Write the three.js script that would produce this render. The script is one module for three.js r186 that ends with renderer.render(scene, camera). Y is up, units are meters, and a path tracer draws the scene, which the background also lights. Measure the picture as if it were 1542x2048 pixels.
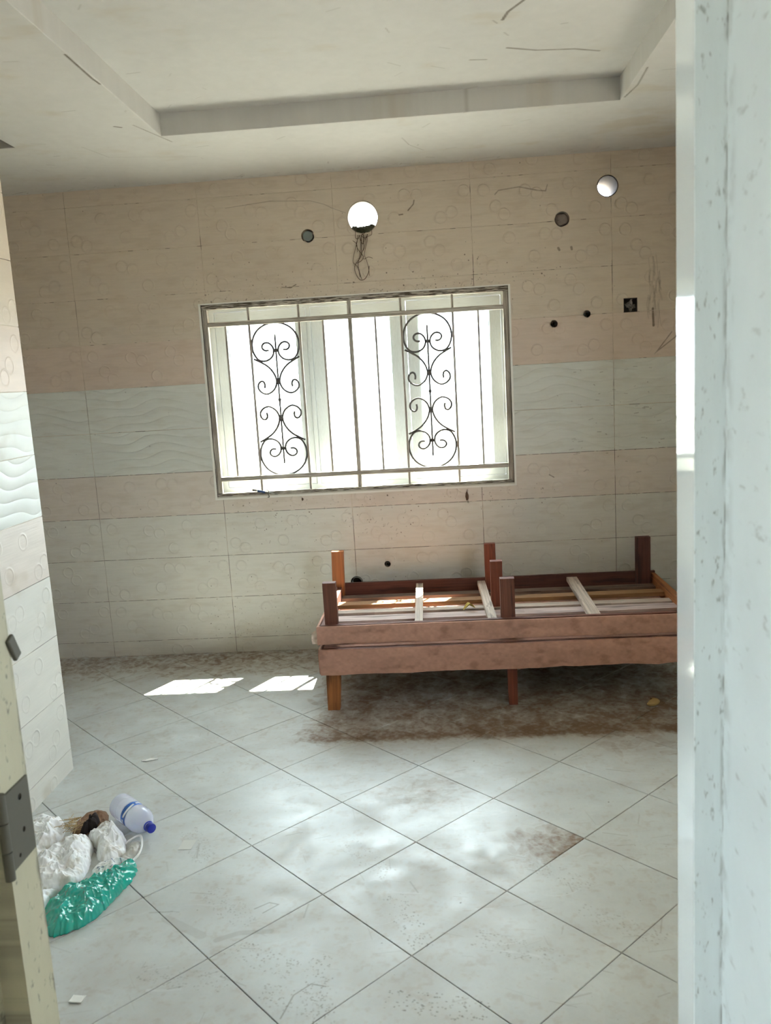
import * as THREE from 'three';
import { RoundedBoxGeometry } from 'three/addons/geometries/RoundedBoxGeometry.js';
import { mergeGeometries } from 'three/addons/utils/BufferGeometryUtils.js';
import { Brush, Evaluator, SUBTRACTION } from 'three-bvh-csg';

// ---------------------------------------------------------------- camera, sky, sun, exposure
const scene = new THREE.Scene();
const camera = new THREE.PerspectiveCamera(62.92, 1542 / 2048, 0.05, 400);
camera.position.set(1.999, 1.56, 4.739);
camera.rotation.set(-0.1582, 0.0667, -0.0583, 'YXZ');
camera.focus = 4.2;
camera.userData.fStop = 11;
const renderer = new THREE.WebGLRenderer({ antialias: true });
renderer.toneMapping = THREE.LinearToneMapping;
renderer.toneMappingExposure = 26;
renderer.shadowMap.enabled = true;
scene.background = new THREE.Color().setRGB(0.88, 1.0, 1.13);      // hazy white tropical sky
scene.backgroundIntensity = 1.0;
const sun = new THREE.DirectionalLight(new THREE.Color().setRGB(1, 0.96, 0.9), 4.5);
const SUN_DIR = new THREE.Vector3(-0.5, -2.25, 1).normalize();
sun.target.position.set(1.5, 0.8, 0);
sun.position.copy(sun.target.position).addScaledVector(SUN_DIR, -14);
sun.castShadow = true;
Object.assign(sun.shadow.camera, { left: -7, right: 7, top: 7, bottom: -7, near: 1, far: 40 });
sun.shadow.mapSize.set(2048, 2048);
scene.add(sun, sun.target);

// ---------------------------------------------------------------- helpers
const V3 = (x, y, z) => new THREE.Vector3(x, y, z);
function rng(seed) { let s = seed | 0; return () => { s = (s + 0x6d2b79f5) | 0; let t = Math.imul(s ^ (s >>> 15), 1 | s); t = (t + Math.imul(t ^ (t >>> 7), 61 | t)) ^ t; return ((t ^ (t >>> 14)) >>> 0) / 4294967296; }; }
const lattice = (() => { const r = rng(77), a = new Float32Array(65536); for (let i = 0; i < 65536; i++) a[i] = r(); return a; })();
function noise(x, y) {
  const xi = Math.floor(x), yi = Math.floor(y), fx = x - xi, fy = y - yi, u = fx * fx * (3 - 2 * fx), v = fy * fy * (3 - 2 * fy);
  const a = lattice[((yi & 255) << 8) | (xi & 255)], b = lattice[((yi & 255) << 8) | ((xi + 1) & 255)];
  const c = lattice[(((yi + 1) & 255) << 8) | (xi & 255)], d = lattice[(((yi + 1) & 255) << 8) | ((xi + 1) & 255)];
  return a + (b - a) * u + (c - a) * v + (a - b - c + d) * u * v;
}
function fbm(x, y, n = 4) { let s = 0, a = 0.5, t = 0; for (let i = 0; i < n; i++) { s += a * noise(x, y); t += a; a *= 0.5; x = x * 2.03 + 17.3; y = y * 2.03 + 9.1; } return s / t; }
const sstep = (a, b, x) => { const t = Math.min(1, Math.max(0, (x - a) / (b - a))); return t * t * (3 - 2 * t); };
const names = new Map();
const numbered = (n) => { const k = names.get(n) ?? 0; names.set(n, k + 1); return k ? `${n}_${String(k).padStart(3, '0')}` : n; };
function shade(o) { o.castShadow = o.receiveShadow = true; return o; }
function mesh(name, geo, mat, parent) { const m = shade(new THREE.Mesh(geo, mat)); m.name = parent ? name : numbered(name); (parent || scene).add(m); return m; }
function tag(o, label, category, group) { o.userData.label = label; o.userData.category = category; if (group) o.userData.group = group; return o; }
function thing(name, label, category, pos = [0, 0, 0], group) { const g = new THREE.Group(); g.name = numbered(name); g.position.set(...pos); scene.add(g); return tag(g, label, category, group); }
function struct(o) { o.userData.kind = 'structure'; return o; }
const box = (w, h, d, x = 0, y = 0, z = 0) => new THREE.BoxGeometry(w, h, d).translate(x, y, z);
const box2 = (x0, x1, y0, y1, z0, z1) => box(x1 - x0, y1 - y0, z1 - z0, (x0 + x1) / 2, (y0 + y1) / 2, (z0 + z1) / 2);
const rbox = (w, h, d, r = 0.003, s = 2) => new RoundedBoxGeometry(w, h, d, s, Math.min(r, w / 2.1, h / 2.1, d / 2.1));
const tube = (pts, r, seg = 40, rs = 6, closed = false) => new THREE.TubeGeometry(new THREE.CatmullRomCurve3(pts.map((p) => V3(...p)), closed), seg, r, rs, closed);
function planarUV(g, iu, iv, su, sv, ou = 0, ov = 0) { const p = g.attributes.position, uv = new Float32Array(p.count * 2); for (let i = 0; i < p.count; i++) { uv[2 * i] = (p.getComponent(i, iu) + ou) * su; uv[2 * i + 1] = (p.getComponent(i, iv) + ov) * sv; } g.setAttribute('uv', new THREE.BufferAttribute(uv, 2)); return g; }
// a texture from a function (x, y in 0..1, y up) that returns [r, g, b] in 0..255
function dataTexture(w, h, fn, srgb = true) {
  const d = new Uint8Array(w * h * 4), c = [0, 0, 0];
  for (let y = 0; y < h; y++) for (let x = 0; x < w; x++) { fn((x + 0.5) / w, (y + 0.5) / h, c, x, y); const o = (y * w + x) * 4; d[o] = Math.max(0, Math.min(255, c[0])); d[o + 1] = Math.max(0, Math.min(255, c[1])); d[o + 2] = Math.max(0, Math.min(255, c[2])); d[o + 3] = 255; }
  const t = new THREE.DataTexture(d, w, h); t.magFilter = THREE.LinearFilter; t.minFilter = THREE.LinearFilter; t.wrapS = t.wrapT = THREE.RepeatWrapping;
  if (srgb) t.colorSpace = THREE.SRGBColorSpace; t.needsUpdate = true; return t;
}
// strokes drawn on a canvas, read back as one grey layer (0..1), rows from the bottom
function layer(w, h, draw) {
  const c = document.createElement('canvas'); c.width = w; c.height = h; const g = c.getContext('2d'); g.fillStyle = '#000'; g.fillRect(0, 0, w, h); draw(g);
  const p = g.getImageData(0, 0, w, h).data, out = new Float32Array(w * h); for (let y = 0; y < h; y++) for (let x = 0; x < w; x++) out[(h - 1 - y) * w + x] = p[(y * w + x) * 4] / 255; return out;
}
const std = (o) => new THREE.MeshStandardMaterial(o), phys = (o) => new THREE.MeshPhysicalMaterial(o);
function cut(geo, cutters) {
  const evaluator = new Evaluator(); evaluator.useGroups = false;
  evaluator.attributes = geo.attributes.uv1 ? ['position', 'normal', 'uv', 'uv1'] : ['position', 'normal', 'uv'];
  let b = new Brush(geo); b.updateMatrixWorld();
  for (const c of cutters) { const cg = c.clone(); if (geo.attributes.uv1) cg.setAttribute('uv1', cg.attributes.uv.clone()); const k = new Brush(cg); k.updateMatrixWorld(); b = evaluator.evaluate(b, k, SUBTRACTION); }
  return b.geometry;
}

// ---------------------------------------------------------------- dimensions
const H = 2.68, HT = 2.772;                       // ceiling soffit, tray
const XL = -0.9, XR = 3.7, XP = 0.39, ZP = 1.482; // alcove's far left, right wall, face and end of the near left wall
const ZD = 3.757, ZD2 = 3.98;                     // wall with the doorway
const WIN = { x0: 0.712, x1: 2.424, y0: 0.93, y1: 2.022 };
const T = 0.0028;                                 // tile thickness
const holes = [[1.651, 2.432, 0.0848, 1], [2.967, 2.502, 0.057, 1], [1.344, 2.354, 0.036, 0], [2.724, 2.349, 0.040, 0], [2.666, 1.801, 0.021, 0], [2.846, 1.843, 0.02, 0], [1.677, 0.496, 0.018, 0], [1.492, 0.396, 0.036, 0]];
const socket = { x0: 3.044, x1: 3.118, y0: 1.838, y1: 1.914 };
const wallCutters = [box2(WIN.x0, WIN.x1, WIN.y0, WIN.y1, -1, 1), box2(socket.x0, socket.x1, socket.y0, socket.y1, -0.06, 1)];
const cyl = (x, y, r, d) => new THREE.CylinderGeometry(r, r, d, 40).rotateX(Math.PI / 2).translate(x, y, 0);
for (const [x, y, r, through] of holes) wallCutters.push(through ? cyl(x, y, r, 2) : cyl(x, y, r, 0.14));

// ---------------------------------------------------------------- surface textures
const RINGW = 1024, RINGH = 344;
function ringBump(seed, spots) {
  return dataTexture(RINGW, RINGH, (u, v, c) => {
    const x = u * 0.75, y = v * 0.25; let h = 0.35 + 0.10 * (fbm(x * 9 + seed, y * 190, 3) - 0.5);
    for (const [cx, cy, r] of spots) { const d = Math.hypot(x - cx, y - cy), e = (d - r) / 0.0042; if (Math.abs(e) < 4) h += 0.42 * Math.exp(-e * e) * (0.7 + 0.3 * Math.sin(Math.atan2(y - cy, x - cx) - 0.7)); if (d < r) h -= 0.06; }
    c[0] = c[1] = c[2] = h * 255;
  }, false);
}
const ringA = ringBump(3, [[0.07, 0.185, 0.03], [0.13, 0.10, 0.03], [0.175, 0.055, 0.03], [0.29, 0.17, 0.03], [0.352, 0.15, 0.03], [0.43, 0.06, 0.03], [0.52, 0.19, 0.03], [0.565, 0.14, 0.03], [0.66, 0.06, 0.03]]);
const ringB = ringBump(31, [[0.05, 0.07, 0.03], [0.105, 0.04, 0.03], [0.2, 0.18, 0.03], [0.33, 0.075, 0.03], [0.39, 0.19, 0.03], [0.455, 0.185, 0.03], [0.58, 0.06, 0.03], [0.64, 0.085, 0.03], [0.71, 0.19, 0.03]]);
const waveBump = dataTexture(RINGW, RINGH, (u, v, c) => {
  const x = u * 0.75, y = v * 0.25, w = y + 0.022 * Math.sin(x * 9.5 + 0.5) + 0.012 * Math.sin(x * 19 + y * 20) + 0.01 * fbm(x * 6, y * 10, 2);
  const p = (w * 19) % 1, q = p < 0 ? p + 1 : p; c[0] = c[1] = c[2] = 255 * (0.15 + 0.6 * Math.pow(Math.abs(Math.sin(q * Math.PI)), 0.7) * (0.55 + 0.45 * fbm(x * 5, w * 12, 2)));
}, false);
// dirt of the window wall: specks, mud marks and smears where the photograph has them (u = (x - XL) / 4.6, v = y / 2.68)
const WW = 2048, WH = 1192, wx = (x) => (x - XL) / 4.6 * WW, wy = (y) => (1 - y / H) * WH;
const wallMarks = layer(WW, WH, (g) => {
  const r = rng(5); g.lineCap = 'round';
  const dot = (x, y, s, a) => { g.fillStyle = `rgba(255,255,255,${a})`; g.beginPath(); g.ellipse(wx(x), wy(y), s * 445, s * 445 * (0.5 + r()), r() * 3, 0, 7); g.fill(); };
  for (let i = 0; i < 240; i++) dot(0.7 + 2 * r(), 2.03 + 0.28 * r() * r(), 0.0012 + 0.003 * r() * r(), 0.25 + 0.5 * r());
  for (let i = 0; i < 150; i++) dot(0.75 + 1.9 * r(), 0.9 - 0.32 * r() * r(), 0.0012 + 0.003 * r() * r(), 0.25 + 0.5 * r());
  for (let i = 0; i < 420; i++) dot(0.6 + 1.2 * r(), 0.1 + 0.7 * r() * r(), 0.001 + 0.0022 * r() * r(), 0.15 + 0.45 * r());
  for (let i = 0; i < 240; i++) dot(XL + 4.6 * r(), 2.68 * r(), 0.001 + 0.002 * r(), 0.15 + 0.4 * r());
  const line = (pts, w, a) => { g.strokeStyle = `rgba(255,255,255,${a})`; g.lineWidth = w * 445; g.beginPath(); pts.forEach(([x, y], i) => (i ? g.lineTo(wx(x), wy(y)) : g.moveTo(wx(x), wy(y)))); g.stroke(); };
  line([[0.9, 2.53], [1.15, 2.55], [1.372, 2.536], [1.448, 2.512], [1.486, 2.491], [1.56, 2.46]], 0.0025, 0.35);
  line([[2.37, 2.5], [2.39, 2.52], [2.5, 2.53], [2.6, 2.505], [2.64, 2.5], [2.65, 2.53]], 0.006, 0.3);
  line([[1.9, 2.45], [1.93, 2.48], [1.935, 2.5]], 0.006, 0.5); line([[1.85, 2.43], [1.87, 2.432]], 0.006, 0.5);
  for (let i = 0; i < 26; i++) { const x = 3.17 + 0.07 * r(), y = 2.15 - 0.3 * r(); line([[x, y], [x + 0.02 * (r() - 0.5), y - 0.05], [x + 0.02 * (r() - 0.5), y - 0.1 * r() - 0.05]], 0.004 + 0.006 * r(), 0.1); } line([[3.2, 1.85], [3.203, 1.76]], 0.012, 0.5); line([[3.3, 1.72], [3.22, 1.62], [3.4, 1.75]], 0.006, 0.35);
  line([[1.18, 2.09], [1.23, 2.085], [1.26, 2.1]], 0.005, 0.6); line([[2.7, 2.2], [2.705, 2.19]], 0.012, 0.4); line([[2.77, 2.2], [2.772, 2.19]], 0.012, 0.4);
  line([[2.155, 0.905], [2.15, 0.87], [2.158, 0.835]], 0.01, 0.35); line([[2.62, 0.97], [2.645, 0.955]], 0.005, 0.5);
  for (let i = 0; i < 46; i++) { const x = 2.75 + 0.5 * r(), y = 0.95 + 0.6 * r(); line([[x, y], [x + 0.05 * (r() - 0.5), y + 0.012 * (r() - 0.5)]], 0.004, 0.12 + 0.2 * r()); }
  for (let i = 0; i < 30; i++) { const x = 0.7 + 1.1 * r(), y = 0.65 + 0.2 * r(); line([[x, y], [x + 0.03 * (r() - 0.5), y - 0.02 * r()]], 0.003, 0.25); }
});
const wallDirt = dataTexture(WW, WH, (u, v, c, px, py) => {
  const x = XL + u * 4.6, y = v * H, k = wallMarks[py * WW + px], grain = 0.96 + 0.035 * fbm(x * 14, y * 170, 3) + 0.05 * (fbm(x * 3.1, y * 3.1, 4) - 0.5);
  const dust = sstep(0.45, 0.8, fbm(x * 12 + 40, y * 40 + 3, 5)) * 0.05;
  const m = Math.min(1, k * (0.6 + 0.6 * fbm(x * 60, y * 60, 2)));
  for (let i = 0; i < 3; i++) { const base = 255 * grain * (1 - dust * [0.5, 0.65, 0.85][i]); c[i] = base * (1 - m) + [66, 52, 40][i] * m; }
});
const plainDirt = dataTexture(512, 512, (u, v, c) => { const n = 0.965 + 0.06 * (fbm(u * 14, v * 60, 4) - 0.5); const s = sstep(0.7, 0.85, fbm(u * 9 + 5, v * 9, 4)) * 0.1; c[0] = 255 * (n - s * 0.6); c[1] = 255 * (n - s * 0.75); c[2] = 255 * (n - s); });
const groutTex = dataTexture(256, 512, (u, v, c) => { const y = v * H, d = y < 1.1 ? sstep(0.3, 0.55, fbm(u * 30, v * 30, 4)) : sstep(0.62, 0.8, fbm(u * 20, v * 26, 4)); for (let i = 0; i < 3; i++) c[i] = [214, 200, 180][i] * (1 - d) + [72, 58, 46][i] * d; });

// ---------------------------------------------------------------- tile builder: a slab with chamfered edges over a convex outline
function slab(poly, t, ch, uvf, uv1f) {
  const n = poly.length, area = poly.reduce((s, p, i) => s + p[0] * poly[(i + 1) % n][1] - p[1] * poly[(i + 1) % n][0], 0);
  if (area < 0) poly = poly.slice().reverse();
  const inset = poly.map((p, i) => {
    const a = poly[(i + n - 1) % n], b = poly[(i + 1) % n], d1 = Math.hypot(p[0] - a[0], p[1] - a[1]), d2 = Math.hypot(b[0] - p[0], b[1] - p[1]);
    const n1 = [-(p[1] - a[1]) / d1, (p[0] - a[0]) / d1], n2 = [-(b[1] - p[1]) / d2, (b[0] - p[0]) / d2], k = ch / Math.max(0.25, 1 + n1[0] * n2[0] + n1[1] * n2[1]);
    return [p[0] + (n1[0] + n2[0]) * k, p[1] + (n1[1] + n2[1]) * k];
  });
  const pos = [], tri = (a, b, c) => pos.push(...a, ...b, ...c), P = (p, z) => [p[0], p[1], z];
  for (let i = 1; i < n - 1; i++) { tri(P(inset[0], t), P(inset[i], t), P(inset[i + 1], t)); tri(P(poly[0], 0), P(poly[i + 1], 0), P(poly[i], 0)); }
  for (let i = 0; i < n; i++) {
    const j = (i + 1) % n;
    tri(P(poly[i], 0), P(poly[j], 0), P(poly[j], t - ch)); tri(P(poly[i], 0), P(poly[j], t - ch), P(poly[i], t - ch));
    tri(P(poly[i], t - ch), P(poly[j], t - ch), P(inset[j], t)); tri(P(poly[i], t - ch), P(inset[j], t), P(inset[i], t));
  }
  const g = new THREE.BufferGeometry(); g.setAttribute('position', new THREE.Float32BufferAttribute(pos, 3));
  const uv = [], uv1 = []; for (let i = 0; i < pos.length; i += 3) { uv.push(...uvf(pos[i], pos[i + 1])); uv1.push(...uv1f(pos[i], pos[i + 1])); }
  g.setAttribute('uv', new THREE.Float32BufferAttribute(uv, 2)); g.setAttribute('uv1', new THREE.Float32BufferAttribute(uv1, 2)); g.computeVertexNormals(); return g;
}
const tileMats = {};
function tileMat(kind, bump, dirt, color, rough) {
  const key = kind + bump.uuid + dirt.uuid;
  if (!tileMats[key]) { bump.channel = 1; tileMats[key] = phys({ color, map: dirt, bumpMap: bump, bumpScale: bump === waveBump ? 0.006 : 0.0048, roughness: rough, specularIntensity: 0.6 }); }
  return tileMats[key];
}
const TONE = { beige: '#d8cab7', blush: '#dac8b7', white: '#dcddd4', cream: '#dbd8ce', pale: '#dcd2c6' };
const rowKind = (k) => (k === 4 || k === 5 ? 'white' : k === 6 ? 'blush' : k === 3 ? 'pale' : k > 6 ? 'beige' : 'cream'); // row 0 spans 0.09 .. 0.34
const rowEdges = [0, 0.09]; for (let k = 1; k <= 10; k++) rowEdges.push(0.09 + 0.25 * k); rowEdges.push(H);
// tiles on a wall whose plane is given by origin o and the directions u, v = up and w = outward
function tileWall(parent, origin, ud, u0, u1, cols, dirt, o = {}) {
  const w = ud.clone().cross(V3(0, 1, 0)), basis = new THREE.Matrix4().makeBasis(ud, V3(0, 1, 0), w).setPosition(origin), J = 0.0011, r = rng(o.seed ?? 1);
  for (let row = 0; row < rowEdges.length - 1; row++) for (let ci = 0; ci < cols.length - 1; ci++) {
    const a = Math.max(u0, cols[ci]) + J, b = Math.min(u1, cols[ci + 1]) - J, y0 = rowEdges[row] + (row ? J : 0), y1 = rowEdges[row + 1] - J; if (b - a < 0.01 || (o.only && !o.only(a, b, y0, y1))) continue;
    const kind = rowKind(row - 1), bump = kind === 'white' ? waveBump : (row + ci) % 2 ? ringA : ringB, top = row === rowEdges.length - 2 ? rowEdges[row] : y1 - 0.25;
    const flip = o.flip ? 1 : 0, du = o.shift ?? 0;
    const uv1 = (u, v) => [((flip ? cols[ci + 1] - u : u - cols[ci]) + du) / 0.75, (v - (row === 0 ? -0.16 : top)) / 0.25];
    let g = slab([[a, y0], [b, y0], [b, y1], [a, y1]], T, 0.0007, o.uv ?? ((u, v) => [(u + (o.off ?? 0)) / 2, v / 2]), uv1);
    const inWin = o.cutters && b > WIN.x0 && a < WIN.x1 && y1 > WIN.y0 && y0 < WIN.y1;
    if (inWin && a > WIN.x0 && b < WIN.x1 && y0 > WIN.y0 && y1 < WIN.y1) continue;
    if (o.cutters) {
      const need = []; if (inWin) need.push(o.cutters[0]); if (b > socket.x0 && a < socket.x1 && y1 > socket.y0 && y0 < socket.y1) need.push(o.cutters[1]);
      holes.forEach(([hx, hy, hr], i) => { if (hx + hr > a && hx - hr < b && hy + hr > y0 && hy - hr < y1) need.push(o.cutters[i + 2]); });
      if (need.length) { g = cut(g, need); if (!g.attributes.position.count) continue; }
    }
    g.applyMatrix4(basis);
    const c = V3((a + b) / 2, (y0 + y1) / 2, 0).applyMatrix4(basis); g.translate(-c.x, -c.y, -c.z);
    const m = mesh('tile', g, tileMat(kind, bump, dirt, TONE[kind], 0.5), parent); m.position.copy(c).addScaledVector(w, -0.0006 * r());
    m.rotation.set(0.0015 * (r() - 0.5), 0.0015 * (r() - 0.5), 0);
  }
}

// ---------------------------------------------------------------- the setting: walls
const groutMat = std({ map: groutTex, roughness: 0.95 });
const plaster = std({ color: '#b9ae9c', map: plainDirt, roughness: 0.9 });
const outerPlaster = std({ color: '#d8d2c2', roughness: 0.95 });
const wallBack = struct(mesh('wall_back', planarUV(cut(box2(XL - 0.2, XR + 0.2, -0.3, 2.95, -0.23, -T), wallCutters), 0, 1, 1 / 0.7, 1 / H), groutMat));
const cols = []; for (let i = -2; i <= 6; i++) cols.push(i * 0.7462);
tileWall(wallBack, V3(0, 0, -T), V3(1, 0, 0), XL, XR, cols, wallDirt, { cutters: wallCutters, seed: 3, uv: (u, v) => [(u - XL) / 4.6, v / H] });
const trimMat = std({ color: '#e9e6de', roughness: 0.5 });
{ // the thin white edging round the window opening
  const e = 0.011, { x0, x1, y0, y1 } = WIN, list = [box2(x0 - e, x1 + e, y1, y1 + e * 0.6, -0.03, 0.003), box2(x0 - e, x1 + e, y0 - e, y0, -0.03, 0.004), box2(x0 - e, x0, y0, y1, -0.03, 0.003), box2(x1, x1 + e, y0, y1, -0.03, 0.003)];
  list.forEach((g, i) => { const m = struct(mesh('edging', g, trimMat)); m.name = `trim_${i + 1}`; });
}
const wallLeft = struct(mesh('wall_left', box2(XP - 0.22, XP - T, -0.1, H + 0.05, ZP + 0.004, ZD), groutMat));
tileWall(wallLeft, V3(XP - T, 0, 0), V3(0, 0, -1), -ZD, -ZP, [-ZP - 3 * 0.7462, -ZP - 2 * 0.7462, -ZP - 0.7462, -ZP], plainDirt, { seed: 9, flip: 1, shift: 0.02 });
// the right wall, out of frame: its window lights the near left wall, the cloth fronts and the right part of the window wall
const WR = { y0: 1.2, y1: 2.1, z0: 2.2, z1: 2.95 };
const wallRight = struct(mesh('wall_right', mergeGeometries([box2(XR + T, XR + 0.2, -0.1, H + 0.05, -0.2, WR.z0), box2(XR + T, XR + 0.2, -0.1, H + 0.05, WR.z1, ZD2), box2(XR + T, XR + 0.2, -0.1, WR.y0, WR.z0, WR.z1), box2(XR + T, XR + 0.2, WR.y1, H + 0.05, WR.z0, WR.z1)]), groutMat));
tileWall(wallRight, V3(XR + T, 0, 0), V3(0, 0, 1), 0, ZD, [0, 0.7462, 1.4924, 2.2386, 2.9848, 3.731, 4.4772], plainDirt, { seed: 12, only: (a, b, y0, y1) => b <= WR.z0 || a >= WR.z1 || y1 <= WR.y0 || y0 >= WR.y1 });
struct(mesh('wall_alcove', mergeGeometries([box2(XL - 0.2, XL, -0.1, H + 0.05, -0.2, ZD2), box2(XL, XP - 0.22, -0.1, H + 0.05, 2.9, 3.05)]), std({ color: '#d2c3a9', map: plainDirt, roughness: 0.5 })));
// the wall with the doorway that the photograph is taken through
const DO = { x0: 1.418, x1: 2.3067, y: 2.14 };
struct(mesh('wall_front', mergeGeometries([box2(XL - 0.2, DO.x0 - 0.02, -0.1, H + 0.05, ZD + 0.004, ZD2), box2(DO.x1 + 0.02, XR + 0.2, -0.1, H + 0.05, ZD + 0.004, ZD2), box2(DO.x0 - 0.02, DO.x1 + 0.02, DO.y, H + 0.05, ZD + 0.004, ZD2)]), plaster));

// ---------------------------------------------------------------- floor of diagonal tiles
const FS = 0.4, FA = 0.7865, FO = [1.5775, 1.2619], FX0 = XL, FX1 = XR, FZ0 = 0, FZ1 = 4.9;
const da = [-Math.cos(FA), Math.sin(FA)], db = [Math.sin(FA), Math.cos(FA)];
const FW = 2048, FH = 2048, FSX = 4.6, FSZ = 4.9, fx = (x) => (x - FX0) / FSX * FW, fz = (z) => z / FSZ * FH;
const grid = (i, j) => [FO[0] + FS * (i * da[0] + j * db[0]), FO[1] + FS * (i * da[1] + j * db[1])];
const darkMarks = layer(FW, FH, (g) => {
  const r = rng(21); g.lineCap = 'round'; g.translate(0, FH); g.scale(1, -1);
  const col = (a) => `rgba(255,255,255,${a})`;
  const stroke = (pts, w, a) => { g.strokeStyle = col(a); g.lineWidth = w * 430; g.beginPath(); pts.forEach(([x, z], i) => (i ? g.lineTo(fx(x), fz(z)) : g.moveTo(fx(x), fz(z)))); g.stroke(); };
  for (let i = 0; i < 520; i++) { const x = FX0 + FSX * r(), z = 4 * r(), s = 0.0015 + 0.004 * r() * r() * r(); g.fillStyle = col(0.3 + 0.6 * r()); g.beginPath(); g.ellipse(fx(x), fz(z), s * 445, s * 300, r() * 3, 0, 7); g.fill(); }
  for (let i = 0; i < 620; i++) { const x = XP + 3.3 * r(), z = 0.2 + 3.4 * r(), l = 0.02 + 0.07 * r(), a = -0.5 + 1.0 * r() + (r() < 0.25 ? 1.4 : 0); stroke([[x, z], [x + l * Math.cos(a), z + l * Math.sin(a)]], 0.0018 + 0.006 * r() * r(), 0.05 + 0.2 * r()); }
  // shoe soles: rows of small tread marks
  const print = (x, z, ang, len, a) => { a *= 0.8; for (let k = 0; k < 110; k++) { const u = (r() - 0.5) * len, w = (r() - 0.5) * (0.085 - 0.03 * Math.abs(u / len)); const px = x + u * Math.cos(ang) - w * Math.sin(ang), pz = z + u * Math.sin(ang) + w * Math.cos(ang); g.fillStyle = col(a * (0.4 + 0.9 * r())); g.beginPath(); g.ellipse(fx(px), fz(pz), 0.7 + 1.0 * r(), 0.6 + 0.7 * r(), ang, 0, 7); g.fill(); } };
  [[1.846, 2.524, 1.2, 0.26, 0.5], [2.448, 2.561, 0.6, 0.25, 0.3], [1.626, 2.803, 1.4, 0.28, 0.5], [1.566, 2.84, 0.3, 0.2, 0.45], [1.93, 2.86, 0.2, 0.26, 0.7], [1.45, 2.68, 0.5, 0.22, 0.4], [2.15, 2.65, 0.4, 0.24, 0.35], [1.3, 2.45, 0.8, 0.24, 0.3], [2.3, 2.3, 0.7, 0.26, 0.3], [1.7, 2.2, 0.9, 0.26, 0.3], [1.1, 2.1, 1.0, 0.24, 0.3], [1.25, 2.75, 0.2, 0.26, 0.3], [1.7, 3.05, 1.2, 0.26, 0.5], [2.2, 3.0, 0.4, 0.26, 0.4]].forEach((p) => print(...p));
  stroke([[1.54, 2.9], [1.56, 2.82], [1.6, 2.78], [1.64, 2.79]], 0.004, 0.55); stroke([[1.38, 2.46], [1.42, 2.43], [1.45, 2.44], [1.41, 2.48]], 0.004, 0.5);
  stroke([[1.3, 2.6], [1.36, 2.57], [1.45, 2.565]], 0.02, 0.16); stroke([[1.12, 2.5], [1.25, 2.58]], 0.03, 0.12);
});
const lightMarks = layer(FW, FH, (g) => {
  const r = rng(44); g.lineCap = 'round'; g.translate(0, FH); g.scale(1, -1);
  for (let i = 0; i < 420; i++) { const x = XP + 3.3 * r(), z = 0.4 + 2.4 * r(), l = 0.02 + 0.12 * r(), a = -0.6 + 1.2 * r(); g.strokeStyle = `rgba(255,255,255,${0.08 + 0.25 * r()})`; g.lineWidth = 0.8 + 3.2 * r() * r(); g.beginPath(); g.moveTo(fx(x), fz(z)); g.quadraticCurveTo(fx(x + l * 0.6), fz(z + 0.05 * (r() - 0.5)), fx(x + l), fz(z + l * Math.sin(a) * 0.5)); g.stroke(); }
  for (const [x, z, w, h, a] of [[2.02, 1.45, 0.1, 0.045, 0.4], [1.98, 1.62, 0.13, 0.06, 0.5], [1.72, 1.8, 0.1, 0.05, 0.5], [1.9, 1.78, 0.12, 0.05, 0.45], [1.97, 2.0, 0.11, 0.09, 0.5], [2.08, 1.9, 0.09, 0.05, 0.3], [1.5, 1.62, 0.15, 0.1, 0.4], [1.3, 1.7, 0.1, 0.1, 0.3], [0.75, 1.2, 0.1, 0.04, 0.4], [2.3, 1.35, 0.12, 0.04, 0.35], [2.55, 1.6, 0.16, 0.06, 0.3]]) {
    for (let k = 0; k < 60; k++) { const t = r() * 6.28, q = Math.sqrt(r()); g.strokeStyle = `rgba(255,255,255,${a * (0.08 + 0.25 * r())})`; g.lineWidth = 2 + 9 * r(); const px = x + w * q * Math.cos(t), pz = z + h * q * Math.sin(t); g.beginPath(); g.moveTo(fx(px), fz(pz)); g.lineTo(fx(px + 0.05 * r()), fz(pz + 0.02 * (r() - 0.4))); g.stroke(); }
  }
});
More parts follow.
